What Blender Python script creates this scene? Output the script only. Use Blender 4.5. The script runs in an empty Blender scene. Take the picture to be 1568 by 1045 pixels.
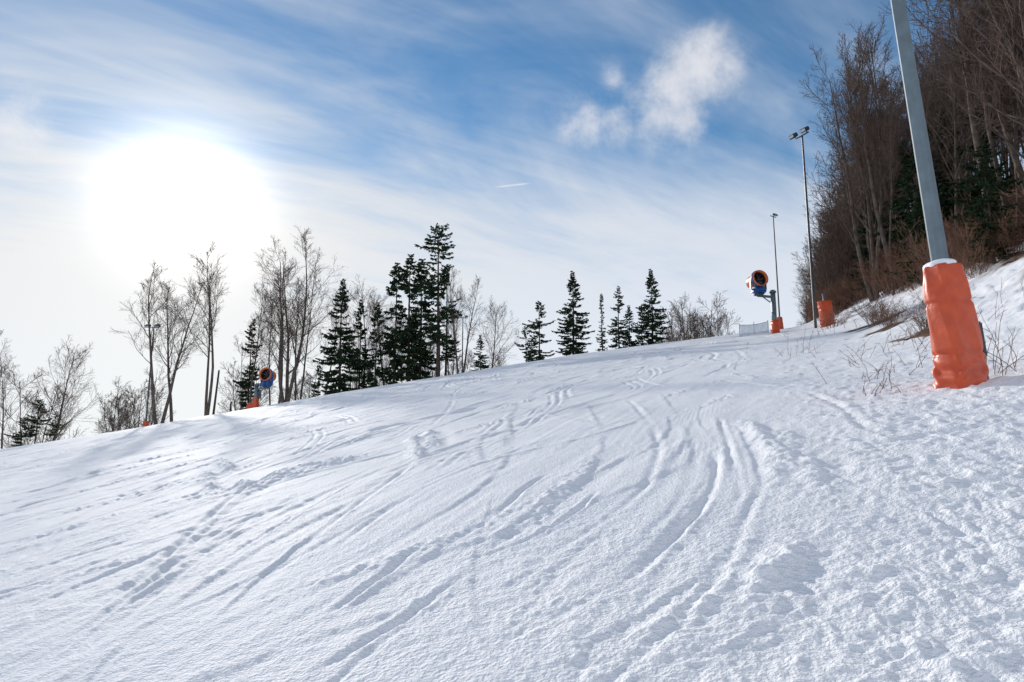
import bpy, math, random
import numpy as np
from mathutils import Vector
D=bpy.data; scene=bpy.context.scene
scene.view_settings.view_transform='Standard'; scene.view_settings.look='None'; scene.view_settings.exposure=0
EYE=1.6; PITCH=math.radians(9.0); FOC=1045.0
SUN_AZ=math.radians(-26.6); SUN_EL=math.radians(18.9)
SUN=Vector((math.sin(SUN_AZ)*math.cos(SUN_EL),math.cos(SUN_AZ)*math.cos(SUN_EL),math.sin(SUN_EL)))

# ------------------------------------------------------------------ noise
_G={}
def noise(x,y,seed):
    if seed not in _G:
        a=np.random.RandomState(seed).uniform(0,2*np.pi,(256,256)); _G[seed]=(np.cos(a).astype(np.float32),np.sin(a).astype(np.float32))
    gx,gy=_G[seed]
    x0=np.floor(x);y0=np.floor(y);fx=(x-x0).astype(np.float32);fy=(y-y0).astype(np.float32)
    ix=x0.astype(np.int64)&255;iy=y0.astype(np.int64)&255;jx=(ix+1)&255;jy=(iy+1)&255
    u=fx*fx*fx*(fx*(fx*6-15)+10);v=fy*fy*fy*(fy*(fy*6-15)+10)
    n00=gx[ix,iy]*fx+gy[ix,iy]*fy; n10=gx[jx,iy]*(fx-1)+gy[jx,iy]*fy
    n01=gx[ix,jy]*fx+gy[ix,jy]*(fy-1); n11=gx[jx,jy]*(fx-1)+gy[jx,jy]*(fy-1)
    return (n00*(1-u)+n10*u)*(1-v)+(n01*(1-u)+n11*u)*v*1.0
def sstep(a,b,x):
    t=np.clip((x-a)/(b-a),0,1); return t*t*(3-2*t)
def splus(x,s): return s*np.logaddexp(0,x/s)
# ------------------------------------------------------------------ terrain
def bank_d(x,y):
    ye=8+splus(np.asarray(y,dtype=float)-8,1.5)
    return x-(3+.36*ye)
def macro(x,y):
    x=np.asarray(x,dtype=float);y=np.asarray(y,dtype=float)
    d=bank_d(x,y)
    yc=68+16*sstep(2,14,d)
    z=.168*x+.153*y-.0017*np.clip(x,0,30)**2
    z=z-.42*splus(y-yc,4)
    b=.46*splus(d-1,.8); b=30-splus(30-b,4)
    z=z+b
    z=z+.10*noise(x/9.,y/13.,3)+.35*noise(x/4.+5,y/5.,4)*sstep(2,7,d)
    zf=-14
    z=zf+splus(z-zf,2.0)
    z=80-splus(80-z,10)
    return z
def H(x,y): return float(macro(x,y))
def pix(u,v):
    t=(u-784)/FOC;q=(522.5-v)/FOC
    Yd=math.cos(PITCH)-q*math.sin(PITCH);Zd=math.sin(PITCH)+q*math.cos(PITCH)
    return t/Yd,Zd/Yd
def gpt(u,v):   # trace a track seen in the photo onto the slope
    tx,e=pix(u,v);lo=2.0;y=lo
    while y<62:
        if EYE+e*y<H(tx*y,y):break
        y*=1.02
    return (tx*y,y)
def spot(u,vtop,Y,vb=None):
    tx,e=pix(u,vtop)
    if vb: tx=pix(u,vb)[0]
    x=tx*Y
    return x,Y,EYE+e*Y-H(x,Y)

def tracks(x,y):
    h=np.zeros_like(x)
    rs=random.Random(11)
    def chaikin(p,n=3):
        p=[np.array(a,dtype=float) for a in p]
        for _ in range(n):
            q=[p[0]]
            for a,b in zip(p[:-1],p[1:]): q+= [a*.75+b*.25,a*.25+b*.75]
            q.append(p[-1]); p=q
        return np.array(p)
    def carve(pts,kind,w,dep):
        P=chaikin(pts);ax=P[-1]-P[0];L=np.linalg.norm(ax);ax/=L;pe=np.array([-ax[1],ax[0]])
        sa=(P-P[0])@ax;sb=(P-P[0])@pe
        o=np.argsort(sa);sa=sa[o];sb=sb[o]
        m=(x>P[:,0].min()-1)&(x<P[:,0].max()+1)&(y>P[:,1].min()-1)&(y<P[:,1].max()+1)
        idx=np.nonzero(m)[0]
        if len(idx)==0:return
        xx=x[idx]-P[0,0];yy=y[idx]-P[0,1]
        a=xx*ax[0]+yy*ax[1];b=xx*pe[0]+yy*pe[1]
        d=b-np.interp(a,sa,sb)+.03*noise(a*3,a*0+w*9,21)
        fade=sstep(0,.15*L,a)*(1-sstep(.85*L,L,a))*np.clip(.75+1.2*noise(a*1.1,a*0+3.3+w,22),.05,1.3)
        if kind=='groove':
            g=-np.exp(-(d/w)**2)+.45*np.exp(-((d-2.0*w)/w)**2)+.3*np.exp(-((d+2*w)/w)**2)
        elif kind=='scrape':
            t=d/w; g=-sstep(-.08,.14,t)*(1-np.clip(t,0,1))+.4*np.exp(-((t+.14)/.14)**2)
        elif kind=='ridge':
            g=np.exp(-(d/w)**2)*(1.0+.8*noise(xx*4,yy*4,23)+1.0*noise(xx*10,yy*10,24))-.35*np.exp(-((d-1.9*w)/w)**2)
        else:
            g=np.exp(-(d/w)**2)*(.5+1.2*noise(xx*5,yy*5,23)+1.2*noise(xx*12,yy*12,24))
        h[idx]+=dep*fade*g
    T=[([(1095,690),(1098,745),(1000,865),(900,930),(800,975),(650,1040)],'groove',.040,.032),
       ([(1085,690),(1078,745),(985,858),(885,920),(785,962),(640,1020)],'scrape',.30,.016),
       ([(918,750),(880,790),(800,830),(700,862)],'groove',.03,.024),
       ([(600,652),(500,690),(380,745),(310,800),(240,870),(130,950),(40,990)],'groove',.05,.042),
       ([(610,650),(510,692),(390,750),(322,805),(252,875),(142,955),(60,1000)],'scrape',.35,.020),
       ([(742,622),(650,641),(540,664)],'scrape',.7,.055),
       ([(0,790),(100,760),(220,730),(310,703)],'groove',.07,.05),
       ([(642,838),(590,880),(500,950)],'groove',.035,.026),
       ([(490,815),(400,880),(330,950)],'scrape',.2,.020),
       ([(330,703),(372,735),(378,765)],'ridge',.14,.06),
       ([(312,725),(326,752),(310,780)],'ridge',.12,.05),
       ([(655,660),(668,695),(640,728)],'ridge',.14,.06),
       ([(632,670),(640,700),(640,725)],'ridge',.14,.06),
       ([(560,700),(470,712),(400,735)],'ridge',.25,.04),
       ([(1130,640),(1205,705),(1240,780),(1205,865),(1120,950),(960,1042)],'ridge',.12,.050),
       ([(1150,650),(1180,705),(1195,780),(1150,865),(1060,940),(880,1042)],'ridge',.10,.028),
       ([(1180,650),(1240,710),(1280,790),(1245,870),(1180,950),(1060,1042)],'ridge',.13,.035),
       ([(1125,650),(1155,705),(1165,780),(1115,855),(1010,930),(820,1040)],'scrape',.25,.016),
       ([(1100,640),(1120,700),(1140,770),(1110,830)],'groove',.035,.02),
       ([(1060,640),(1040,700),(960,780),(840,880),(690,990)],'scrape',.35,.014),
       ([(1010,600),(1062,670),(1050,760),(950,860),(780,960),(600,1042)],'scrape',.4,.016),
       ([(960,610),(1010,665),(1005,730),(930,800),(800,880)],'groove',.045,.018),
       ([(900,620),(930,670),(900,740),(800,810),(640,900)],'scrape',.4,.018),
       ([(780,640),(790,690),(740,750),(620,820),(450,910)],'scrape',.35,.018),
       ([(160,720),(80,745),(0,765)],'scrape',.5,.045),
       ([(1000,640),(900,675),(760,700),(620,760),(500,850)],'groove',.045,.022),
       ([(980,690),(860,750),(740,840),(640,960)],'scrape',.35,.016),
       ([(860,640),(700,680),(540,735),(380,810),(200,900)],'scrape',.45,.024),
       ([(560,760),(420,830),(260,930),(140,1040)],'scrape',.35,.018),
       ([(700,890),(600,960),(480,1040)],'groove',.035,.022),
       ([(400,690),(250,730),(120,790),(0,850)],'scrape',.55,.034),
       ([(800,600),(660,640),(500,690),(330,740)],'groove',.07,.038),
       ([(960,600),(800,650),(680,690),(560,740)],'groove',.06,.028),
       ([(300,860),(180,940),(70,1030)],'scrape',.25,.020),
       ([(860,720),(820,735),(760,790),(700,830)],'groove',.035,.02)]
    for pts,k,w,dp in T: carve([gpt(*p) for p in pts],k,w,dp)
    for i in range(310):
        yy=rs.uniform(4,50)
        xx=rs.uniform(-.85,.32)*yy+rs.uniform(-1,1)
        L=rs.uniform(2,6)+yy*.25; ang=rs.uniform(-1.0,.05) if rs.random()<.8 else rs.uniform(-1.4,.6)
        cv=rs.uniform(-.35,.35)*L*.6
        dx,dy=math.sin(ang),-math.cos(ang)
        p=[(xx,yy),(xx+dx*L*.5-dy*cv,yy+dy*L*.5+dx*cv),(xx+dx*L,yy+dy*L)]
        if min(q[1] for q in p)<1:continue
        k=rs.choice(['groove','groove','scrape','scrape','scrape','rough'])
        f=1+yy*.04
        if k=='groove': 
            w=rs.uniform(.018,.035)*f;dp=rs.uniform(.005,.014)*f
            carve(p,k,w,dp)
            if rs.random()<.4: carve([(a+.22,b+.05) for a,b in p],k,w,dp)
        elif k=='rough': carve(p,k,rs.uniform(.06,.16)*f,rs.uniform(.01,.022)*f)
        else: carve(p,k,rs.uniform(.12,.5)*f,rs.uniform(.005,.014)*f)
    return h

def build_ground():
    a=np.radians(np.concatenate([np.linspace(-48,48,1400),np.linspace(48,312,170)[1:-1]]))
    r=np.concatenate([np.geomspace(.4,2.6,24)[:-1],np.geomspace(2.6,100,1040)[:-1],np.geomspace(100,5000,60)])
    A,R=np.meshgrid(a,r); na,nr=len(a),len(r)
    x=(R*np.sin(A)).ravel();y=(R*np.cos(A)).ravel();R=R.ravel()
    z=macro(x,y);d=bank_d(x,y)
    near=np.nonzero(R<75)[0]
    X=x[near];Y=y[near];RR=R[near];DD=d[near]
    ridge=np.interp(Y,[2,3.5,5,7,9,12,20,30,60],[.6,1.2,2.0,2.9,3.4,4.2,6.6,9.6,19.5])
    churn=sstep(-.3,1.2,X-ridge+.5*noise(X/1.5,Y/1.5,39))
    patch=sstep(-.2,.35,noise(X/2.3,Y/3.1,40))
    rough=.45+.45*patch+.65*churn+.4*sstep(0,3,DD)
    wx=X+.12*noise(X*2,Y*2,41);wy=Y+.12*noise(X*2+9,Y*2,42)
    det=np.zeros_like(X)
    for lam,amp,sd in [(1.6,.030,5),(.7,.014,6),(.33,.008,7),(.17,.0090,8),(.09,.011,9),(.05,.0085,10)]:
        f=1-sstep(lam*80,lam*180,RR)
        n=noise(wx/lam,wy/lam,sd)
        if lam<.4: n=np.where(n>0,n*1.5,n*.6)
        k=rough if lam<1 else (.5+.6*churn)
        det+=amp*k*n*f
    # skier-brushed streaks running down the slope
    u_=X*.89-Y*.45;v_=X*.45+Y*.89
    det+=.009*(1-.8*churn)*noise(u_/.13+2*noise(v_/2,u_/2,44),v_/1.6,43)*(1-sstep(10,22,RR))
    det+=.018*(1-.8*churn)*noise(u_/.45,v_/4,45)*(1-sstep(30,60,RR))
    # churned-up clods and footprints on the right of the piste
    n=noise(X/.13,Y/.15,50); det+=churn*.020*sstep(.05,.5,n)*(1-sstep(10,22,RR))
    n=noise(X/.26,Y/.30,54); det+=churn*.020*sstep(.12,.5,n)*(1-sstep(16,34,RR))
    n=noise(X/.55,Y/.42,51); det-=churn*.030*sstep(.2,.55,n)*(1-sstep(30,50,RR))
    det+=sstep(.5,3,DD)*(.12*noise(X/.9,Y/.9,52)+.06*sstep(.1,.5,noise(X/.4,Y/.4,53)))
    # groomer corduroy
    cm=np.exp(-((X-ridge+.9)/.5)**2)*(1-sstep(10,14,RR))*sstep(6,7.5,RR)*sstep(-.1,.25,noise(X/1.2,Y/2,56))
    det+=.0022*cm*np.sin((X-.33*Y)*2*np.pi/.075)
    # long drifts across the upper slope
    det+=.08*noise(X/6+Y/30,Y/2.4,60)*sstep(14,30,RR)*(1-sstep(2,5,DD))
    det+=.045*noise(X/3+Y/10,Y/1.1,61)*sstep(12,25,RR)*(1-sstep(2,5,DD))
    det+=tracks(X,Y)
    z[near]+=det
    co=np.empty((len(x)+1,3),np.float32);co[:-1,0]=x;co[:-1,1]=y;co[:-1,2]=z;co[-1]=(0,0,H(0,0))
    i=np.arange(nr-1)[:,None]*na;j=np.arange(na)[None,:];j2=(j+1)%na
    q=np.stack([i+j,i+na+j,i+na+j2,i+j2],-1).reshape(-1,4)[:,::-1]
    jj=np.arange(na);tri=np.stack([np.full(na,len(x)),jj,(jj+1)%na],-1)[:,::-1]
    me=D.meshes.new('snow_ground')
    me.vertices.add(len(co));me.vertices.foreach_set('co',co.ravel())
    me.loops.add(q.size+tri.size);me.loops.foreach_set('vertex_index',np.concatenate([q.ravel(),tri.ravel()]).astype(np.int32))
    me.polygons.add(len(q)+len(tri))
    ls=np.concatenate([np.arange(len(q))*4,q.size+np.arange(len(tri))*3]).astype(np.int32)
    me.polygons.foreach_set('loop_start',ls)
    me.polygons.foreach_set('use_smooth',np.ones(len(ls),bool))
    me.update(calc_edges=True)
    d2=d+.8*sstep(19,24,y)*(1-sstep(45,55,y))
    lit=sstep(4.6,7.4,d2+3.2*noise(x/2.1,y/2.6,70)+1.6*noise(x/.6,y/.6,71))*(y>3)*(.25+.75*sstep(-.2,.1,noise(x/1.3,y/1.3,72)))
    for cx,cy,rr in [(10.7,17.2,1.1),(12.2,21.8,.9),(13.4,25,1.2)]:
        q_=np.exp(-((x-cx)**2+(y-cy)**2)/rr**2);lit=np.maximum(lit,sstep(.4,.8,q_+.9*noise(x/.5,y/.5,73)*(q_>.1)))
    at=me.attributes.new('litter','FLOAT','POINT');v=np.zeros(len(co),np.float32);v[:-1]=lit;at.data.foreach_set('value',v)
    o=D.objects.new('snow_ground',me);scene.collection.objects.link(o)
    return o

# ------------------------------------------------------------------ materials
def mat(name,col,rough=.7,var=.25,scale=8,bump=0,bscale=40,metal=0,col2=None,plain=False):
    m=D.materials.new(name);m.use_nodes=True;nt=m.node_tree;N=nt.nodes;L=nt.links
    b=N['Principled BSDF'];b.inputs['Roughness'].default_value=rough;b.inputs['Metallic'].default_value=metal
    if plain: b.inputs['Specular IOR Level'].default_value=0
    tc=N.new('ShaderNodeTexCoord');no=N.new('ShaderNodeTexNoise');no.inputs['Scale'].default_value=scale;no.inputs['Detail'].default_value=1 if plain else 5
    L.new(tc.outputs['Object'],no.inputs['Vector'])
    rp=N.new('ShaderNodeValToRGB');rp.color_ramp.elements[0].position=.3;rp.color_ramp.elements[1].position=.7
    c2=col2 or tuple(c*(1-var) for c in col)
    rp.color_ramp.elements[0].color=(*c2,1);rp.color_ramp.elements[1].color=(*col,1)
    L.new(no.outputs['Fac'],rp.inputs['Fac']);L.new(rp.outputs['Color'],b.inputs['Base Color'])
    if bump:
        n2=N.new('ShaderNodeTexNoise');n2.inputs['Scale'].default_value=bscale;n2.inputs['Detail'].default_value=3
        L.new(tc.outputs['Object'],n2.inputs['Vector']);bp=N.new('ShaderNodeBump');bp.inputs['Strength'].default_value=bump;bp.inputs['Distance'].default_value=.02
        L.new(n2.outputs['Fac'],bp.inputs['Height']);L.new(bp.outputs['Normal'],b.inputs['Normal'])
    return m
def snow_mat():
    m=D.materials.new('snow_and_leaf_litter');m.use_nodes=True;nt=m.node_tree;N=nt.nodes;L=nt.links
    b=N['Principled BSDF'];b.inputs['Roughness'].default_value=.75;b.inputs['Specular IOR Level'].default_value=.12
    geo=N.new('ShaderNodeNewGeometry')
    def nz(s,d=3):
        n=N.new('ShaderNodeTexNoise');n.inputs['Scale'].default_value=s;n.inputs['Detail'].default_value=d;L.new(geo.outputs['Position'],n.inputs['Vector']);return n
    a=nz(.35,1);r=N.new('ShaderNodeValToRGB');r.color_ramp.elements[0].position=.35;r.color_ramp.elements[1].position=.65
    r.color_ramp.elements[0].color=(.86,.87,.895,1);r.color_ramp.elements[1].color=(.90,.90,.91,1);L.new(a.outputs['Fac'],r.inputs['Fac'])
    l=nz(7,3);r2=N.new('ShaderNodeValToRGB');r2.color_ramp.elements[0].position=.35;r2.color_ramp.elements[1].position=.7
    r2.color_ramp.elements[0].color=(.07,.045,.033,1);r2.color_ramp.elements[1].color=(.22,.135,.09,1);L.new(l.outputs['Fac'],r2.inputs['Fac'])
    at=N.new('ShaderNodeAttribute');at.attribute_name='litter'
    mx=N.new('ShaderNodeMix');mx.data_type='RGBA';L.new(at.outputs['Fac'],mx.inputs['Factor']);L.new(r.outputs['Color'],mx.inputs['A']);L.new(r2.outputs['Color'],mx.inputs['B'])
    L.new(mx.outputs['Result'],b.inputs['Base Color'])
    f1=nz(40,2)
    bp=N.new('ShaderNodeBump');bp.inputs['Strength'].default_value=.7;bp.inputs['Distance'].default_value=.026;L.new(f1.outputs['Fac'],bp.inputs['Height']);L.new(bp.outputs['Normal'],b.inputs['Normal'])
    return m
M={}
M['snow']=snow_mat()
M['bark']=mat('bark_grey_brown',(.16,.13,.11),.9,.5,3,plain=True)
M['twig']=mat('twig_brown',(.16,.115,.095),.9,.4,2,plain=True)
M['barkdark']=mat('conifer_bark',(.09,.07,.055),.9,.4,3,plain=True)
M['needle']=mat('conifer_needles',(.05,.08,.04),.8,.5,1.3,col2=(.02,.036,.022),plain=True)
M['shrub']=mat('shrub_twigs',(.25,.15,.11),.9,.45,2,plain=True)
M['leaf']=mat('dry_leaves',(.26,.13,.08),.8,.5,3,plain=True)
M['orange']=mat('orange_vinyl',(.66,.09,.022),.42,.22,5,bump=.35,bscale=9,col2=(.50,.06,.018))
M['steel']=mat('galvanised_steel',(.16,.21,.24),.45,.25,6,metal=.35)
M['steeld']=mat('dark_steel',(.07,.08,.09),.5,.3,6,metal=.3)
M['blue']=mat('blue_paint',(.02,.11,.33),.4,.25,5)
M['orangep']=mat('orange_paint',(.75,.17,.04),.4,.2,5)
M['black']=mat('black_rubber',(.02,.02,.022),.6,.3,8)
M['glass']=mat('lamp_glass',(.5,.55,.6),.15,.1,4)
M['netb']=mat('net_blue_white',(.45,.58,.72),.7,.2,6)
M['snowcap']=mat('snow_cap',(.86,.88,.91),.7,.04,4,bump=.4,bscale=25)

# ------------------------------------------------------------------ mesh helpers
def link(o,parent=None):
    scene.collection.objects.link(o)
    if parent: o.parent=parent
    return o
def empty(name,loc=(0,0,0),rot=(0,0,0)):
    e=D.objects.new(name,None);e.location=loc;e.rotation_euler=rot;e.empty_display_size=.3;scene.collection.objects.link(e);return e
def mk(name,V,F,mats,parent=None,smooth=False,fm=None):
    me=D.meshes.new(name);me.from_pydata([tuple(map(float,v)) for v in V],[],[tuple(map(int,f)) for f in F])
    for m in (mats if isinstance(mats,list) else [mats]): me.materials.append(m)
    if fm is not None: me.polygons.foreach_set('material_index',np.array(fm,np.int32))
    if smooth: me.polygons.foreach_set('use_smooth',[True]*len(F))
    me.update();o=D.objects.new(name,me)
    return link(o,parent)
def fastmesh(name,parts,smooth=True):
    me=D.meshes.new(name);Vs=[];Fs=[];mi=[];off=0
    for k,(V,F,m) in enumerate(parts):
        me.materials.append(m);Vs.append(V);Fs.append(F+off);off+=len(V);mi.append(np.full(len(F),k))
    V=np.concatenate(Vs).astype(np.float32);F=np.concatenate(Fs).astype(np.int32);mi=np.concatenate(mi).astype(np.int32)
    me.vertices.add(len(V));me.vertices.foreach_set('co',V.ravel())
    me.loops.add(F.size);me.loops.foreach_set('vertex_index',F.ravel())
    me.polygons.add(len(F));me.polygons.foreach_set('loop_start',(np.arange(len(F))*4).astype(np.int32))
    me.polygons.foreach_set('material_index',mi);me.polygons.foreach_set('use_smooth',np.full(len(F),smooth))
    me.update(calc_edges=True);return me
def box(name,sx,sy,sz,loc,m,parent,rot=(0,0,0),bev=.02):
    import bmesh
    bm=bmesh.new();bmesh.ops.create_cube(bm,size=1)
    for v in bm.verts: v.co.x*=sx;v.co.y*=sy;v.co.z*=sz
    if bev: bmesh.ops.bevel(bm,geom=list(bm.edges),offset=min(bev,.4*min(sx,sy,sz)),segments=2,affect='EDGES')
    me=D.meshes.new(name);bm.to_mesh(me);bm.free();me.materials.append(m)
    o=link(D.objects.new(name,me),parent);o.location=loc;o.rotation_euler=rot;return o
def lathe(name,prof,m,parent,loc=(0,0,0),rot=(0,0,0),n=24,caps=True):
    V=[];F=[]
    for r,z in prof:
        for i in range(n): a=2*math.pi*i/n;V.append((r*math.cos(a),r*math.sin(a),z))
    for k in range(len(prof)-1):
        for i in range(n): F.append((k*n+i,k*n+(i+1)%n,(k+1)*n+(i+1)%n,(k+1)*n+i))
    if caps: F.append(tuple(range(n))[::-1]);F.append(tuple(range((len(prof)-1)*n,len(prof)*n)))
    o=mk(name,V,F,m,parent,smooth=False);o.location=loc;o.rotation_euler=rot
    for p in o.data.polygons: p.use_smooth=len(p.vertices)==4
    return o
def rod(name,p,q,r,m,parent,n=10,r2=None):
    p=Vector(p);q=Vector(q);d=q-p
    o=lathe(name,[(r,0),(r if r2 is None else r2,d.length)],m,parent,loc=p,n=n);o.rotation_euler=d.to_track_quat('Z','Y').to_euler();return o
def tubes(P,R,k):
    P=np.array(P,dtype=float);R=np.array(R,dtype=float);m,n,_=P.shape
    T=np.gradient(P,axis=1);T/=np.linalg.norm(T,axis=2,keepdims=True)+1e-9
    ref=np.where(np.abs(T[...,2:3])>.9,np.array([1.,0,0]),np.array([0,0,1.]))
    U=np.cross(T,ref);U/=np.linalg.norm(U,axis=2,keepdims=True)+1e-9;W=np.cross(T,U)
    a=np.arange(k)*2*np.pi/k
    V=P[:,:,None,:]+R[:,:,None,None]*(U[:,:,None,:]*np.cos(a)[None,None,:,None]+W[:,:,None,:]*np.sin(a)[None,None,:,None])
    b=(np.arange(m)*n*k)[:,None,None];i=(np.arange(n-1)*k)[None,:,None];j=np.arange(k)[None,None,:];j2=(j+1)%k
    F=np.stack([b+i+j,b+i+j2,b+i+k+j2,b+i+k+j],-1).reshape(-1,4)
    return V.reshape(-1,3),F
def merge(polys,mt,ks):
    by={}
    for lvl,P,R in polys: by.setdefault((lvl,len(P)),[[],[]]);by[(lvl,len(P))][0].append(P);by[(lvl,len(P))][1].append(R)
    return [(*tubes(v[0],v[1],ks[k[0]]),mt[k[0]]) for k,v in by.items()]

def perp(rg,d):
    while True:
        v=Vector((rg.gauss(0,1),rg.gauss(0,1),rg.gauss(0,1)));v=v-d*v.dot(d)
        if v.length>.1:return v.normalized()
def bare_tree_mesh(name,seed,Ht=16,stems=1,lean=.08,spread=.8,start=.35,nc=(16,9,7),trunk=.2,up=.07,clen=.36,fork=(.10,.2)):
    rg=random.Random(seed);polys=[]
    seg=[12,7,5,3];minr=[.03,.017,.010,.007];wob=[.035,.10,.15,.2]
    def br(p,d,L,r,l):
        n=seg[l];P=[tuple(p)];R=[r];pts=[(p.copy(),d.copy(),r)]
        for i in range(n):
            d=(d+Vector((rg.gauss(0,wob[l]),rg.gauss(0,wob[l]),rg.gauss(0,wob[l]*.5)))+Vector((0,0,up if l else .04))).normalized()
            p=p+d*(L/n);rr=max(minr[l],r*(1-.88*(i+1)/n));P.append(tuple(p));R.append(rr);pts.append((p.copy(),d.copy(),rr))
        polys.append((l,P,R))
        if l>=3:return
        s0=start if l==0 else .15
        N=nc[l]
        for k in range(N):
            s=s0+(1-s0)*((k+rg.random())/N);f=s*n;i=min(int(f),n-1);w=f-i
            q=pts[i][0].lerp(pts[i+1][0],w);dd=pts[i+1][1];r0=pts[i][2]*(1-w)+pts[i+1][2]*w
            ang=rg.uniform(.5,.95)*spread if l==0 else rg.uniform(.45,1.0)
            c=(dd*math.cos(ang)+perp(rg,dd)*math.sin(ang)).normalized()
            if l==0: ln=L*clen*rg.uniform(.6,1.15)*(1.15-.7*(s-s0)/(1-s0))
            else: ln=L*rg.uniform(.3,.6)*(1.1-.5*s)
            br(q,c,ln,max(minr[l+1],r0*rg.uniform(.35,.55)),l+1)
    for k in range(stems):
        a=rg.uniform(0,6.28)if stems==1 else 2*math.pi*k/stems+rg.uniform(-.5,.5)
        ln=lean if stems==1 else rg.uniform(*fork)
        br(Vector((math.cos(a)*.12*(stems>1),math.sin(a)*.12*(stems>1),-.4)),Vector((math.cos(a)*ln,math.sin(a)*ln,1)).normalized(),Ht*(.98 if k==0 else rg.uniform(.78,.98)),trunk*(1 if stems==1 else .8),0)
    me=fastmesh(name,merge(polys,[M['bark'],M['bark'],M['twig'],M['twig']],[7,4,3,3]))
    me['h']=max(max(q[2] for q in p[1]) for p in polys);return me
def conifer_mesh(name,seed,Ht=14,Rm=2.2,base=.15,ragged=.3,dens=22,power=.8,droop=.25,gapn=0):
    rg=random.Random(seed);ng=np.random.RandomState(seed)
    P=[];R=[]
    n=14
    for i in range(n+1):
        s=i/n;P.append((.05*Ht*.1*math.sin(s*5+seed),.05*Ht*.1*math.cos(s*4+seed),-.4+s*(Ht+.3)));R.append(.02+.014*Ht*(1-s))
    polys=[(0,P,R)];A0=[];B0=[];W0=[]
    Pn=np.array(P)
    gaps=[(rg.uniform(.1,.85),rg.uniform(0,6.28)) for _ in range(gapn)]
    z=Ht*base;az=0
    while z<Ht*.99:
        s=(z/Ht-base)/(1-base)
        prof=(1-s)**power*(.6+.4*min(1,s*4+.2))
        layer=rg.uniform(1-ragged,1+ragged*.5)
        nb=rg.randint(6,9) if s<.85 else 5
        for k in range(nb):
            az=2*math.pi*k/nb+rg.uniform(-.5,.5)+z
            if any(abs(s-g)<.06 and math.cos(az-ga)>.2 for g,ga in gaps):continue
            if rg.random()<ragged*.35:continue
            L=max(.3,Rm*prof*layer*rg.uniform(1-ragged,1.1))
            zz=z+rg.uniform(-.15,.15)
            c=np.array([np.interp(zz,Pn[:,2],Pn[:,0]),np.interp(zz,Pn[:,2],Pn[:,1]),zz])
            m=5;t=np.linspace(0,1,m)
            rise=(.35*s+.05)
            zc=zz+L*(rise*t-droop*1.6*t**1.5+(.22*t**4))
            az2=az+rg.uniform(-.2,.2)*t
            B=np.stack([c[0]+L*t*np.cos(az2),c[1]+L*t*np.sin(az2),zc],1)
            polys.append((1,B,np.linspace(.035*(1-.6*s),.008,m)))
            nt=max(8,int(L*dens))
            tt=ng.uniform(.08,1.02,nt)**.75
            base_p=np.stack([np.interp(tt,t,B[:,i]) for i in range(3)],1)
            al=np.array([math.cos(az),math.sin(az),-droop*.5]);sd=np.array([-math.sin(az),math.cos(az),0])
            sg=ng.choice([-1,1],nt)[:,None]
            dirs=al*ng.uniform(.2,1,nt)[:,None]+sd*sg*ng.uniform(.2,1.1,nt)[:,None]+np.array([0,0,1])*ng.uniform(-.65,.2,nt)[:,None]
            dirs/=np.linalg.norm(dirs,axis=1,keepdims=True)
            ln=(ng.uniform(.3,.66,nt)*(1.15-.5*tt)*min(1,.4+L*.35))[:,None]
            A0.append(base_p);B0.append(base_p+dirs*ln);W0.append(ng.uniform(.045,.11,nt))
        z+=rg.uniform(.28,.48)*(1 if s<.8 else .55)
    A=np.concatenate(A0);B=np.concatenate(B0);W=np.concatenate(W0)[:,None]
    dv=B-A;rn=ng.normal(size=A.shape);pv=np.cross(dv,rn);pv/=np.linalg.norm(pv,axis=1,keepdims=True)+1e-9
    mid=A+dv*.45;V=np.stack([A,mid+pv*W,B,mid-pv*W],1).reshape(-1,3);F=np.arange(len(V)).reshape(-1,4)
    parts=merge(polys,[M['barkdark'],M['barkdark']],[7,3])+[(V,F,M['needle'])]
    me=fastmesh(name,parts,smooth=False);me['h']=Ht;return me
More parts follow.
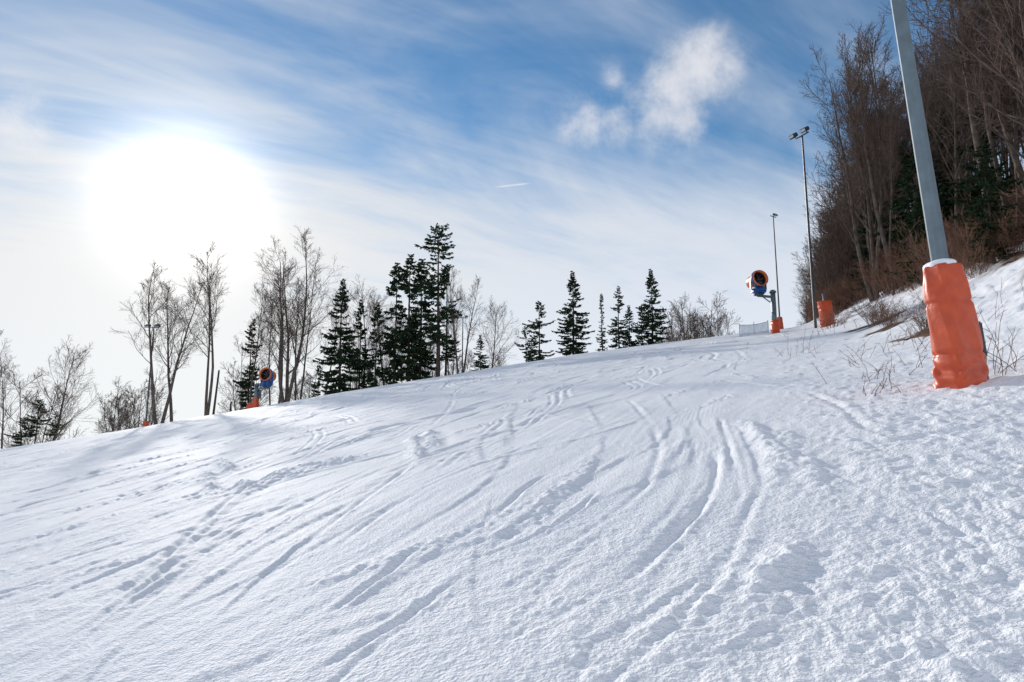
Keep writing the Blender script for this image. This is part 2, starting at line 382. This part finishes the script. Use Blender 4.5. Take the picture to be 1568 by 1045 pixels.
def shrub_mesh(name,seed,Ht=2.2,stems=26,leaf=0,spread=.6):
    rg=random.Random(seed);polys=[];LV=[]
    for k in range(stems):
        a=rg.uniform(0,6.28);r0=rg.uniform(0,.6);d=Vector((math.cos(a)*rg.uniform(0,spread),math.sin(a)*rg.uniform(0,spread),1)).normalized()
        p=Vector((math.cos(a)*r0,math.sin(a)*r0,-.2));L=Ht*rg.uniform(.55,1.1);pts=[p]
        for i in range(5):
            d=(d+Vector((rg.gauss(0,.12),rg.gauss(0,.12),.03))).normalized();p=p+d*L/5;pts.append(p)
        polys.append((0,[tuple(q) for q in pts],[.014,.011,.009,.007,.005,.003]))
        for j in range(9):
            f=rg.uniform(.8,4.9);i=int(f);q=pts[i].lerp(pts[i+1],f-i);dd=(pts[i+1]-pts[i]).normalized()
            c=(dd+perp(rg,dd)*rg.uniform(.5,1)).normalized();l=L*rg.uniform(.12,.32)
            e=[q+c*l*t+Vector((rg.gauss(0,.02),rg.gauss(0,.02),l*.15*t*t)) for t in(0,.33,.66,1)]
            polys.append((1,[tuple(v) for v in e],[.006,.005,.004,.003]))
            for _ in range(2):
                w=e[rg.randint(1,2)];c2=(c+perp(rg,c)*rg.uniform(.5,1)).normalized();l2=l*.5
                polys.append((1,[tuple(w),tuple(w+c2*l2*.5),tuple(w+c2*l2+Vector((0,0,.03)))],[.004,.004,.003]))
            for _ in range(leaf):
                w=e[rg.randint(1,3)]+Vector((rg.gauss(0,.06),rg.gauss(0,.06),rg.gauss(0,.06)));u=perp(rg,Vector((0,0,1)))*rg.uniform(.02,.04);v=perp(rg,u.normalized())*rg.uniform(.012,.03)
                LV+=[tuple(w-u),tuple(w+v),tuple(w+u),tuple(w-v)]
    parts=merge(polys,[M['shrub'],M['shrub']],[3,3])
    if LV: V=np.array(LV);parts.append((V,np.arange(len(V)).reshape(-1,4),M['leaf']))
    me=fastmesh(name,parts);me['h']=Ht;return me

# ------------------------------------------------------------------ build ground
g=build_ground();g.data.materials.append(M['snow'])

# ------------------------------------------------------------------ trees
B=[bare_tree_mesh('bare_a',1,16,1,.06,.95,.35,(20,11,8),.2,.08,.34),
   bare_tree_mesh('bare_b',2,16,2,.1,.8,.38,(14,10,8),.2,.07,.28,(.14,.26)),
   bare_tree_mesh('bare_c',3,17,3,.1,.9,.22,(15,10,8),.22,.06,.32,(.12,.30)),
   bare_tree_mesh('bare_d',4,14,1,.10,1.0,.22,(22,10,8),.15,.06,.38),
   bare_tree_mesh('bare_e',5,17,1,.03,.75,.40,(20,10,7),.13,.09,.24),
   bare_tree_mesh('bare_f',6,16,2,.05,.7,.35,(15,9,7),.15,.09,.24,(.05,.15)),
   bare_tree_mesh('bare_g',7,9,4,.1,1.1,.12,(14,9,7),.10,.06,.42,(.15,.4))]
C=[conifer_mesh('fir_a',1,13,3.6,.06,.32,32,.80,.22,4),
   conifer_mesh('fir_b',2,14,3.1,.10,.40,32,.62,.22,7),
   conifer_mesh('fir_c',3,18,3.7,.25,.50,28,.38,.18,12),
   conifer_mesh('fir_d',4,11,3.9,.08,.55,26,.5,.20,9),
   conifer_mesh('fir_e',5,12,1.4,.08,.45,20,.7,.2,4),
   conifer_mesh('fir_f',6,13,2.8,.10,.45,30,.4,.25,8)]
rs=random.Random(5)
def plant(name,me,x,y,h,sx=1.0,rot=None,parent=None,dz=0):
    o=D.objects.new(name,me);s=h/me['h'];o.location=(x,y,H(x,y)+dz);o.scale=(s*sx,s*sx,s)
    o.rotation_euler=(0,0,rs.uniform(0,6.28) if rot is None else rot);link(o,parent);return o
bare=[ # u, v_top, distance, mesh, width
 (246,402,66,1,1.15),(266,425,70,0,1.0),(317,372,67,1,.9),(437,342,66,2,1.15),(385,425,70,4,1.1),(455,400,74,5,1.1),
 (85,508,78,3,1.0),(12,540,64,3,1.0),(-18,505,60,1,1),(60,560,84,6,1),(175,578,72,6,1.0),(190,590,76,6,1),(495,438,72,4,1.1),(558,418,74,3,1.0),
 (590,440,73,0,1.0),(705,408,70,1,1.0),(751,448,76,3,1.0),(765,530,72,6,.9),(1055,445,82,6,1.0),(1078,452,84,6,1),(1102,455,80,6,.9),
 (468,545,76,6,1.2),(372,520,76,6,1),(690,440,76,5,1.1),(540,480,78,5,1),(1068,462,88,3,1.1),(640,470,74,4,1),(612,480,78,4,1.2),(575,500,72,4,1),(660,480,73,4,1),(595,520,80,5,1.2),(416,440,72,4,1),
 (425,400,71,4,1.2),(620,460,79,5,1.2),(650,500,80,6,1),(545,540,78,6,1),(580,545,80,6,1),(1040,475,86,6,1),(700,520,80,6,1.),(222,560,78,6,1)]
for u,vt,Y,k,sx in bare:
    x,y,h=spot(u,vt,Y,620);plant('bare_tree',B[k],x,y,h,sx)
con=[(519,428,68,0,.85),(549,458,72,1,.7),(574,462,70,5,.6),(603,402,70,5,.75),(624,388,68,1,.95),(642,396,71,5,.85),(669,346,66,2,1.0),(682,405,72,2,.75),
 (735,513,70,0,1),(826,463,66,3,1.0),(806,500,72,3,.9),(879,416,65,0,.95),(950,438,70,1,.8),(966,468,74,0,.9),(1002,413,68,0,.92),(924,450,74,4,.8),(985,470,75,3,.7),
 (381,488,72,1,.7),(62,612,70,3,.9),(90,630,68,3,.9),(487,560,74,3,.8),(40,640,74,3,1.0)]
for u,vt,Y,k,sx in con:
    x,y,h=spot(u,vt,Y,600);plant('fir_tree',C[k],x,y,h,sx)

# hillside forest on the right
fo=empty('hillside_forest')
for i in range(150):
    y=rs.uniform(20,80);d=4.0+rs.random()**1.3*26
    if y<34: d=max(d,rs.uniform(6.5,12))
    x=3+.36*y+d
    if x/y<.515 or x/y>1.1: continue
    h=rs.uniform(12,19) if y<58 else rs.uniform(9,15)
    plant('trunk_crown',B[rs.choice([0,0,1,3,4,4,4,5,5,2])],x,y,h,rs.uniform(.8,1.15),parent=fo)
for i in range(46):
    y=rs.uniform(48,76);x=3+.36*y+rs.uniform(1.6,8)
    t_=x/y
    if t_<.435: continue
    plant('young_tree',B[rs.choice([6,6,4,3])],x,y,rs.uniform(3.5,6)+max(0,(t_-.44))*70,1,parent=fo)
for (x,y,h,k) in [(20.5,33,6.5,3),(22.5,37,8,0),(19.2,31,4,0),(24.5,38,9,1),(23,42,7,0),(19,26,4.5,3),(27,40,9,0),(21.5,29.5,7,1),(17.5,24,4,0)]:
    plant('young_fir',C[k],x,y,h,1,parent=fo)
S=[shrub_mesh('shrub_a',1,2.4,30,1),shrub_mesh('shrub_b',2,2.0,26,0,.8),shrub_mesh('shrub_c',3,2.8,28,2,.5)]
hs=empty('hillside_shrubs')
for i in range(400):
    y=rs.uniform(14,78);d=5.6+rs.random()**1.4*20
    if y<22: d+=1.2
    elif y<50: d-=1.2
    x=3+.36*max(y,8)+d*(1 if y<45 else .75)
    if y>45 : x-=1.5
    if x/y>1.1: continue
    plant('shrub',S[rs.choice([0,1,2,2,0])],x,y,rs.uniform(1.1,2.7),rs.uniform(1,1.4),parent=hs)
for (x,y,h,k) in [(10.6,17.0,.75,2),(11.0,17.8,.8,0),(12.0,18.5,.9,1),(13.2,24,1.2,0),(13.8,25.5,1.0,2),(15.3,32,1.2,0),(12.1,21.6,.6,2),(12.7,22.3,.8,0)]:
    plant('bare_shrub',S[k],x,y,h,1.5)

# ------------------------------------------------------------------ padding, poles
def pad_mesh(name,h,w0,w1,dp,parent,seed=0,loc=(0,0,0),rot=(0,0,0)):
    nz,na=64,72;V=[];F=[]
    for i in range(nz+1):
        s=i/nz;z=s*h
        w=w0+(w1-w0)*s
        cin=sum(-.025*math.exp(-((s-c)/.013)**2) for c in(.30,.70))
        for j in range(na):
            a=2*math.pi*j/na;c,sn=math.cos(a),math.sin(a)
            ex=.5
            x=math.copysign(abs(c)**ex,c)*w/2;y=math.copysign(abs(sn)**ex,sn)*dp/2*(w/w0)
            wr=.022*math.sin(a*3+s*6+seed)*(1-s)+.024*math.sin(s*52+2.6*math.sin(a*2+seed))*math.exp(-((s-.14)/.13)**2)+.006*math.sin(a*9+s*14+seed)
            wr+=.012*math.sin(s*20+a*2)*math.exp(-((s-.9)/.12)**2)+.014*math.sin(a*2+seed+s*3)
            k=1+(wr+cin)/(w/2)
            edge=1-.12*max(0,(s-.97)/.03)**2-.06*max(0,(.03-s)/.03)
            V.append((x*k*edge,y*k*edge,z))
    for i in range(nz):
        for j in range(na): F.append((i*na+j,i*na+(j+1)%na,(i+1)*na+(j+1)%na,(i+1)*na+j))
    F.append(tuple(range(nz*na,(nz+1)*na)))
    o=mk(name,V,F,M['orange'],parent,smooth=True);o.location=loc;o.rotation_euler=rot
    return o
def cap(name,rx,ry,h,parent,loc,seed=1):
    V=[];F=[];n=28;m=8
    for i in range(m+1):
        s=i/m;r=math.sin(s*math.pi/2)
        for j in range(n):
            a=2*math.pi*j/n;k=1+.07*math.sin(3*a+seed)+.04*math.sin(7*a+seed*2)
            V.append((rx*r*k*math.cos(a),ry*r*k*math.sin(a),h*math.cos(s*math.pi/2)**.7 if s<1 else -.03))
    for i in range(m):
        for j in range(n): F.append((i*n+j,(i+1)*n+j,(i+1)*n+(j+1)%n,i*n+(j+1)%n))
    o=mk(name,V,F,M['snowcap'],parent,smooth=True);o.location=loc;return o
def lamp_heads(parent,z,s=1.0,two=True):
    rod('crossarm',(-.45*s,0,z),(.45*s,0,z),.04,M['steeld'],parent)
    for k in ((-.4,.4) if two else (0.0,)):
        box('lamp_housing',.42*s,.34*s,.22*s,(k*s,-.22*s,z+.12),M['steeld'],parent,rot=(.5,0,.25*k),bev=.04)
        box('lamp_visor',.40*s,.05,.14*s,(k*s,-.40*s,z+.02),M['glass'],parent,rot=(.5,0,.25*k),bev=.01)
        rod('bracket',(k*s,0,z),(k*s,-.15*s,z+.08),.03,M['steeld'],parent)
# near pole with orange crash padding
px,py=6.12,9.3;gz=H(px,py)
fp=empty('floodlight_pole',(px,py,gz),(0,math.radians(-3.4),0))
def taperpole(name,r0,r1,z0,z1,parent,m,n=8):
    o=lathe(name,[(r0,z0),(r0*.5+r1*.5,(z0+z1)/2),(r1,z1)],m,parent,n=n)
    for p in o.data.polygons: p.use_smooth=False
    return o
taperpole('pole',.120,.08,-.3,9.5,fp,M['steel'])
lamp_heads(fp,9.5,1.2)
pad_mesh('crash_pad',1.78,.60,.44,.50,fp,1,loc=(.02,-.02,-.09),rot=(0,math.radians(-.5),math.radians(20)))
cap('snow_cap',.21,.21,.10,fp,(-.0,-.0,1.68))
rod('conduit',(.36,-.05,-.1),(.31,.05,1.05),.03,M['steel'],fp)
box('junction_box',.12,.10,.5,(.36,0,.62),M['steeld'],fp,bev=.02)
# farther lamp posts
def post(x,y,h,r=.07,s=1.0,rotz=0,pad=False,two=True,tilt=0):
    e=empty('floodlight_pole',(x,y,H(x,y)),(0,tilt,rotz))
    taperpole('pole',r,r*.6,-.3,h,e,M['steeld']);lamp_heads(e,h,s,two)
    if pad: pad_mesh('crash_pad',1.3,.5,.45,.45,e,3,loc=(0,0,-.1))
    return e
x,y,h=spot(1248,208,38,490);post(x,y,h,.085,1.1,-1.2)
x,y,h=spot(1194,332,60,495);post(x,y,h,.08,.9,.6,pad=True,two=False)
x,y,h=spot(226,502,68,620);post(x,y,h,.09,1.2,0,pad=True)
x,y,h=spot(708,487,68,560);post(x,y,h,.07,.8,.3)
x=pix(1268,497)[0]*36;cp=empty('crash_barrier_pad',(x,36,H(x,36)),(0,-.12,.3))
pad_mesh('pad_cover',1.5,.85,.75,.4,cp,5,loc=(0,0,-.15));rod('pad_post',(0,0,-.3),(0,0,1.75),.05,M['steel'],cp)
for u,vt,Y,ln in((327,568,64,.06),(353,617,62,0)):
    x,y,h=spot(u,vt,Y,630);e=empty('wooden_stake',(x,y,H(x,y)),(0,ln,0));rod('stake',(0,0,-.2),(0,0,h),.11,M['barkdark'],e,r2=.08);lathe('stake_tip',[(.08,0),(.02,.12)],M['barkdark'],e,loc=(0,0,h),n=8)

# ------------------------------------------------------------------ snow guns
def snow_gun(x,y,sc,rotz,armdir=1,h=2.6,yaw=28,nose=1):
    e=empty('snow_cannon',(x,y,H(x,y)),(0,0,rotz));e.scale=(sc,)*3
    lathe('lift_post',[(.17,-.3),(.17,h)],M['steel'],e,n=16);lathe('post_cap',[(.23,h),(.23,h+.10),(.10,h+.2)],M['steel'],e,n=16)
    box('control_cabinet',.3,.25,.75,(-.12,-.22,h*.62),M['steel'],e)
    pad_mesh('crash_pad',1.0,.5,.46,.46,e,2,loc=(0,0,-.15))
    ax=-1.0*armdir
    box('lift_arm',1.15,.13,.16,(ax*.55,0,h-.25),M['steel'],e,rot=(0,.06*armdir,0))
    rod('strut',(0,0,h-.8),(ax*.7,0,h-.3),.04,M['steel'],e)
    gx=ax*1.0
    lathe('turntable',[(.28,0),(.28,.1),(.18,.14)],M['steeld'],e,loc=(gx,0,h-.2),n=20)
    box('compressor_housing',.90,.66,.50,(gx,0,h+.11),M['blue'],e,bev=.12)
    box('housing_nose',.5,.3,.30,(gx+.1,-.40*nose,h+.10),M['blue'],e,bev=.08)
    box('yoke_left',.06,.26,.75,(gx-.52,0,h+.55),M['blue'],e,bev=.02);box('yoke_right',.06,.26,.75,(gx+.52,0,h+.55),M['blue'],e,bev=.02)
    ba=empty('barrel_assembly');ba.parent=e;ba.location=(gx,0,h+.88);ba.rotation_euler=(math.radians(82),0,math.radians(yaw))
    lathe('barrel',[(.40,-.75),(.50,-.6),(.47,0),(.50,.22),(.56,.26),(.56,.38),(.50,.38),(.47,.20),(.44,-.2),(.43,-.6),(.38,-.74)],M['orangep'],ba,n=36,caps=False)
    lathe('nozzle_ring',[(.51,.10),(.60,.12),(.60,.24),(.51,.26)],M['blue'],ba,n=36,caps=False)
    lathe('inner_liner',[(.425,-.55),(.455,.2)],M['black'],ba,n=36,caps=False)
    lathe('hub',[(.14,-.35),(.14,.0),(.09,.15),(.02,.2)],M['steeld'],ba,n=20)
    for k in range(9):
        a=2*math.pi*k/9;c,s=math.cos(a),math.sin(a)
        V=[(.12*c,.12*s,-.1),(.12*c-.06*s,.12*s+.06*c,.0),(.42*c-.12*s,.42*s+.12*c,-.02),(.42*c,.42*s,-.12)]
        V+= [(a0,b0,c0-.012) for a0,b0,c0 in V]
        mk('fan_blade',V,[(0,1,2,3),(7,6,5,4),(0,4,5,1),(1,5,6,2),(2,6,7,3),(3,7,4,0)],M['steel'],ba)
    for k in range(5):
        a=2*math.pi*k/5+.3;rod('stator',(.12*math.cos(a),.12*math.sin(a),.0),(.44*math.cos(a),.44*math.sin(a),.1),.015,M['steel'],ba)
    for k in range(24):
        a=2*math.pi*k/24;rod('nozzle',(.53*math.cos(a),.53*math.sin(a),.38),(.53*math.cos(a),.53*math.sin(a),.42),.015,M['steeld'],ba,n=6)
    lathe('intake_grille',[(.39,-.78),(.36,-.82),(.02,-.84)],M['black'],ba,n=24)
    rod('tilt_piston',(gx-.4,-.2,h+.2),(gx-.35,-.35,h+.75),.035,M['steel'],e)
    return e
x=pix(1186,498)[0]*45;snow_gun(x,45,1.0,.1,1,2.75,8)
x=pix(392,612)[0]*61;snow_gun(x,61,1.05,math.pi-.3,1,1.9,-175,-1)
x=pix(385,618)[0]*61;e=empty('crash_barrier_pad',(x,61,H(x,61)),(0,.05,0));pad_mesh('pad_cover',.6,.8,.7,.4,e,7,loc=(0,0,-.1));rod('pad_post',(0,0,-.3),(0,0,.9),.05,M['steel'],e)
# net fence
x0=pix(1132,500)[0]*46;x1=pix(1176,500)[0]*47.5
nf=empty('net_fence',(x0,46,H(x0,46)));V=[];F=[]
L_=x1-x0;dz=H(x1,47.5)-H(x0,46)
def strip(p,q,w,hor):
    i=len(V);off=(0,0,w) if hor else (w,0,0)
    for a in(p,q): V.append(a);V.append((a[0]+off[0],a[1],a[2]+off[2]))
    F.append((i,i+1,i+3,i+2))
nx,nzz=24,9;hh=.78
for i in range(nx+1):
    s=i/nx;strip((L_*s,1.5*s,dz*s),(L_*s,1.5*s,dz*s+hh-.1*math.sin(s*3.14)),.035,False)
for k in range(nzz+1):
    for i in range(8):
        s=i/8;t=(i+1)/8;f=lambda s:dz*s+(hh-.1*math.sin(s*3.14))*k/nzz
        strip((L_*s,1.5*s+.004,f(s)),(L_*t,1.5*t+.004,f(t)),.03 if k<nzz else .06,True)
mk('net',V,F,M['netb'],nf)
for s in(0,.5,1): rod('net_post',(L_*s,1.5*s,dz*s-.3),(L_*s,1.5*s,dz*s+hh+.15),.025,M['netb'],nf)

# ------------------------------------------------------------------ dry stems poking out of the snow near the padded pole
def weeds(name,cx,cy,n,hmin,hmax,rad,seed):
    rg=random.Random(seed);polys=[]
    for i in range(n):
        x=cx+rg.gauss(0,rad);y=cy+rg.gauss(0,rad);p=Vector((x,y,H(x,y)-.05));d=Vector((rg.gauss(0,.45),rg.gauss(0,.45),1)).normalized();L=rg.uniform(hmin,hmax);pts=[p]
        for k in range(5): d=(d+Vector((rg.gauss(0,.12),rg.gauss(0,.12),-.05))).normalized();p=p+d*L/5;pts.append(p)
        polys.append((0,[tuple(q) for q in pts],[.006,.005,.0045,.004,.003,.002]))
        for j in range(3):
            f=rg.uniform(1,4.5);q=pts[int(f)].lerp(pts[int(f)+1],f%1);c=(d+perp(rg,d)*.8).normalized();l=L*rg.uniform(.1,.3)
            polys.append((1,[tuple(q),tuple(q+c*l*.5),tuple(q+c*l)],[.004,.003,.002]))
    o=D.objects.new(name,fastmesh(name,merge(polys,[M['shrub'],M['shrub']],[4,3])));link(o)
weeds('dry_stems',6.75,9.6,16,.4,1.1,.25,1)
weeds('dry_stems',5.6,10.1,10,.15,.5,.35,2)
weeds('dry_stems',6.6,11.6,14,.2,.6,.5,3)
weeds('dry_stems',8.6,13.6,26,.3,.7,.9,4)
weeds('dry_stems',10.2,16.2,40,.3,.8,1.0,5)
weeds('dry_stems',8.6,20.5,10,.3,.9,.5,6)
weeds('dry_stems',13,27,20,.3,.9,1.4,7)

# ------------------------------------------------------------------ world
w=D.worlds.new('World');scene.world=w;w.use_nodes=True;nt=w.node_tree;N=nt.nodes;Lk=nt.links
for n in list(N):N.remove(n)
def mth(op,a,b=None,c=None,clamp=False):
    n=N.new('ShaderNodeMath');n.operation=op;n.use_clamp=clamp
    for i,v in enumerate((a,b,c)):
        if v is None:continue
        if isinstance(v,(int,float)): n.inputs[i].default_value=v
        else: Lk.new(v,n.inputs[i])
    return n.outputs[0]
def vdot(a,vec):
    n=N.new('ShaderNodeVectorMath');n.operation='DOT_PRODUCT';Lk.new(a,n.inputs[0]);n.inputs[1].default_value=vec;return n.outputs['Value']
def comb(x,y,z=0.0):
    n=N.new('ShaderNodeCombineXYZ')
    for i,v in enumerate((x,y,z)):
        if isinstance(v,(int,float)): n.inputs[i].default_value=v
        else: Lk.new(v,n.inputs[i])
    return n.outputs[0]
def nse(vec,s,d=6,r=.55,dist=0):
    n=N.new('ShaderNodeTexNoise');n.inputs['Scale'].default_value=s;n.inputs['Detail'].default_value=d;n.inputs['Roughness'].default_value=r;n.inputs['Distortion'].default_value=dist;Lk.new(vec,n.inputs['Vector']);return n.outputs['Fac']
def mrange(v,a,b,c,d):
    n=N.new('ShaderNodeMapRange');n.interpolation_type='SMOOTHSTEP';Lk.new(v,n.inputs['Value'])
    for k,q in zip(('From Min','From Max','To Min','To Max'),(a,b,c,d)):n.inputs[k].default_value=q
    return n.outputs['Result']
tc=N.new('ShaderNodeTexCoord');dr=tc.outputs['Generated'];sp=N.new('ShaderNodeSeparateXYZ');Lk.new(dr,sp.inputs[0])
sx,sy,sz=sp.outputs
zz=mth('ADD',mth('MAXIMUM',sz,0.0),.16);Px=mth('DIVIDE',sx,zz);Py=mth('DIVIDE',sy,zz)
a_=mth('ADD',mth('MULTIPLY',Px,.84),mth('MULTIPLY',Py,.54));b_=mth('ADD',mth('MULTIPLY',Px,-.54),mth('MULTIPLY',Py,.84))
n1=nse(comb(mth('MULTIPLY',a_,.7),mth('MULTIPLY',b_,1.5),1.3),1.5,5,.58,.6)
n2=nse(comb(mth('MULTIPLY',a_,.75),mth('MULTIPLY',b_,2.8),7.7),1.8,4,.62,.5)
n3=nse(comb(Px,Py,3.1),.8,2,.5)
cir=mth('ADD',mth('ADD',mth('MULTIPLY',n1,.60),mth('MULTIPLY',n2,.36)),mth('MULTIPLY',n3,.22))
sd=vdot(dr,tuple(SUN))
omc=mth('SUBTRACT',1.0,sd)
near=mth('POWER',2.718,mth('MULTIPLY',omc,-14.0))
low=mrange(sz,.05,.56,.50,-.04)
back_fill=mrange(sy,-.35,.25,.26,0.0)     # unseen cloud added behind the camera to brighten the snow and fill shadows
cov=mth('ADD',mth('ADD',mth('ADD',cir,mth('MULTIPLY',near,.06)),low),back_fill)
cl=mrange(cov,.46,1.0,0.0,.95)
sky=N.new('ShaderNodeTexSky');sky.sky_type='NISHITA';sky.sun_disc=False;sky.sun_elevation=SUN_EL;sky.sun_rotation=SUN_AZ;sky.air_density=1.2;sky.dust_density=.05;sky.ozone_density=3.2;sky.altitude=600
tint=N.new('ShaderNodeMix');tint.data_type='RGBA';tint.blend_type='MULTIPLY';tint.inputs['Factor'].default_value=1;Lk.new(sky.outputs[0],tint.inputs['A']);tint.inputs['B'].default_value=(.74,1.04,1.16,1)
bg=N.new('ShaderNodeBackground');Lk.new(tint.outputs['Result'],bg.inputs['Color']);bg.inputs['Strength'].default_value=.097
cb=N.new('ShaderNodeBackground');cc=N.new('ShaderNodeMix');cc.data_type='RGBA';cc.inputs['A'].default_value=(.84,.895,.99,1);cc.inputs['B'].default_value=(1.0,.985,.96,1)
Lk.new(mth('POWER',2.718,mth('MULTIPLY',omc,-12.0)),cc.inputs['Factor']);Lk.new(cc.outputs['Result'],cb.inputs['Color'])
Lk.new(mth('ADD',mth('ADD',.85,mth('MULTIPLY',back_fill,.25)),mrange(sz,.0,.35,.12,0.0)),cb.inputs['Strength'])  # the added cloud behind the camera is also made brighter
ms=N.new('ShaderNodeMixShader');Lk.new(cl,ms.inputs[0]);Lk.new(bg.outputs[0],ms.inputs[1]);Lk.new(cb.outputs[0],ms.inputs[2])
# small cumulus puffs
def dirof(u,v):
    t,e=pix(u,v);return Vector((t,1,e)).normalized()
pn=nse(dr,10.0,6,.64,.15);tot=None
for u,v,rad,k in[(1065,100,.05,.95),(1028,138,.045,.95),(1105,112,.045,.7),(1005,180,.045,1.0),(1045,192,.04,.85),(975,160,.03,.7),(895,190,.036,.95),(945,187,.034,.95),(938,118,.02,.5),(40,190,.04,.75),(50,393,.035,.6),(12,450,.05,.7)]:
    c=dirof(u,v);dd=vdot(dr,tuple(c));q=mth('DIVIDE',mth('SUBTRACT',1.0,dd),rad*rad*.5)
    g_=mth('MULTIPLY',mth('POWER',2.718,mth('MULTIPLY',q,-1.0)),k)
    tot=g_ if tot is None else mth('MAXIMUM',tot,g_)
pm=mth('MINIMUM',mth('MULTIPLY',tot,2.2),1.0)
pf=mth('MULTIPLY',mrange(mth('ADD',mth('MULTIPLY',tot,.75),mth('MULTIPLY',mth('SUBTRACT',pn,.5),2.6)),-.05,1.25,0.0,.82),pm)
# contrail
c=dirof(785,284);c2=dirof(812,281);ax=(c2-c).normalized();up=c.cross(ax).normalized()
ct=mth('MULTIPLY',mrange(mth('ABSOLUTE',vdot(dr,tuple(up))),.0,.0022,1.0,0.0),mrange(mth('ABSOLUTE',mth('SUBTRACT',vdot(dr,tuple(ax)),float(c.dot(ax)))),.012,.030,.6,0.0))
ct=mth('MULTIPLY',ct,mrange(vdot(dr,tuple(c)),.9,.95,0.0,1.0))
pb=N.new('ShaderNodeBackground');pb.inputs['Color'].default_value=(.96,.95,.97,1);pb.inputs['Strength'].default_value=.90
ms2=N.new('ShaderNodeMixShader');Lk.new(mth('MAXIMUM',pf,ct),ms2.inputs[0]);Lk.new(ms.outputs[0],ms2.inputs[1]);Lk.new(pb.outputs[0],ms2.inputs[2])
# aureole of the sun through thin cloud
gl=mth('ADD',mth('MULTIPLY',mth('POWER',2.718,mth('MULTIPLY',omc,-330.0)),1.2),mth('MULTIPLY',mth('POWER',2.718,mth('MULTIPLY',omc,-45.0)),.10))
gb=N.new('ShaderNodeBackground');gb.inputs['Color'].default_value=(1,.95,.86,1);Lk.new(gl,gb.inputs['Strength'])
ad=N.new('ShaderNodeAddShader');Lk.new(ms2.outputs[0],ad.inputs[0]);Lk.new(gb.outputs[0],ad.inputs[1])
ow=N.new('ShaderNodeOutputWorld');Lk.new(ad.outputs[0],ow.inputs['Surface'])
# sun
sl=D.lights.new('sun','SUN');sl.energy=3.3;sl.angle=math.radians(1.0);sl.color=(1,.94,.86)
so=D.objects.new('sun',sl);so.rotation_euler=(-SUN).to_track_quat('-Z','Y').to_euler();so.location=(0,0,50);scene.collection.objects.link(so)
# camera
cd=D.cameras.new('camera');cd.lens=24;cd.sensor_width=36;cd.clip_end=20000;cd.clip_start=.05
co=D.objects.new('camera',cd);co.location=(0,0,EYE);co.rotation_euler=(math.radians(90)+PITCH,0,0);scene.collection.objects.link(co);scene.camera=co
print('ground at cam',H(0,0),'objects',len(D.objects))
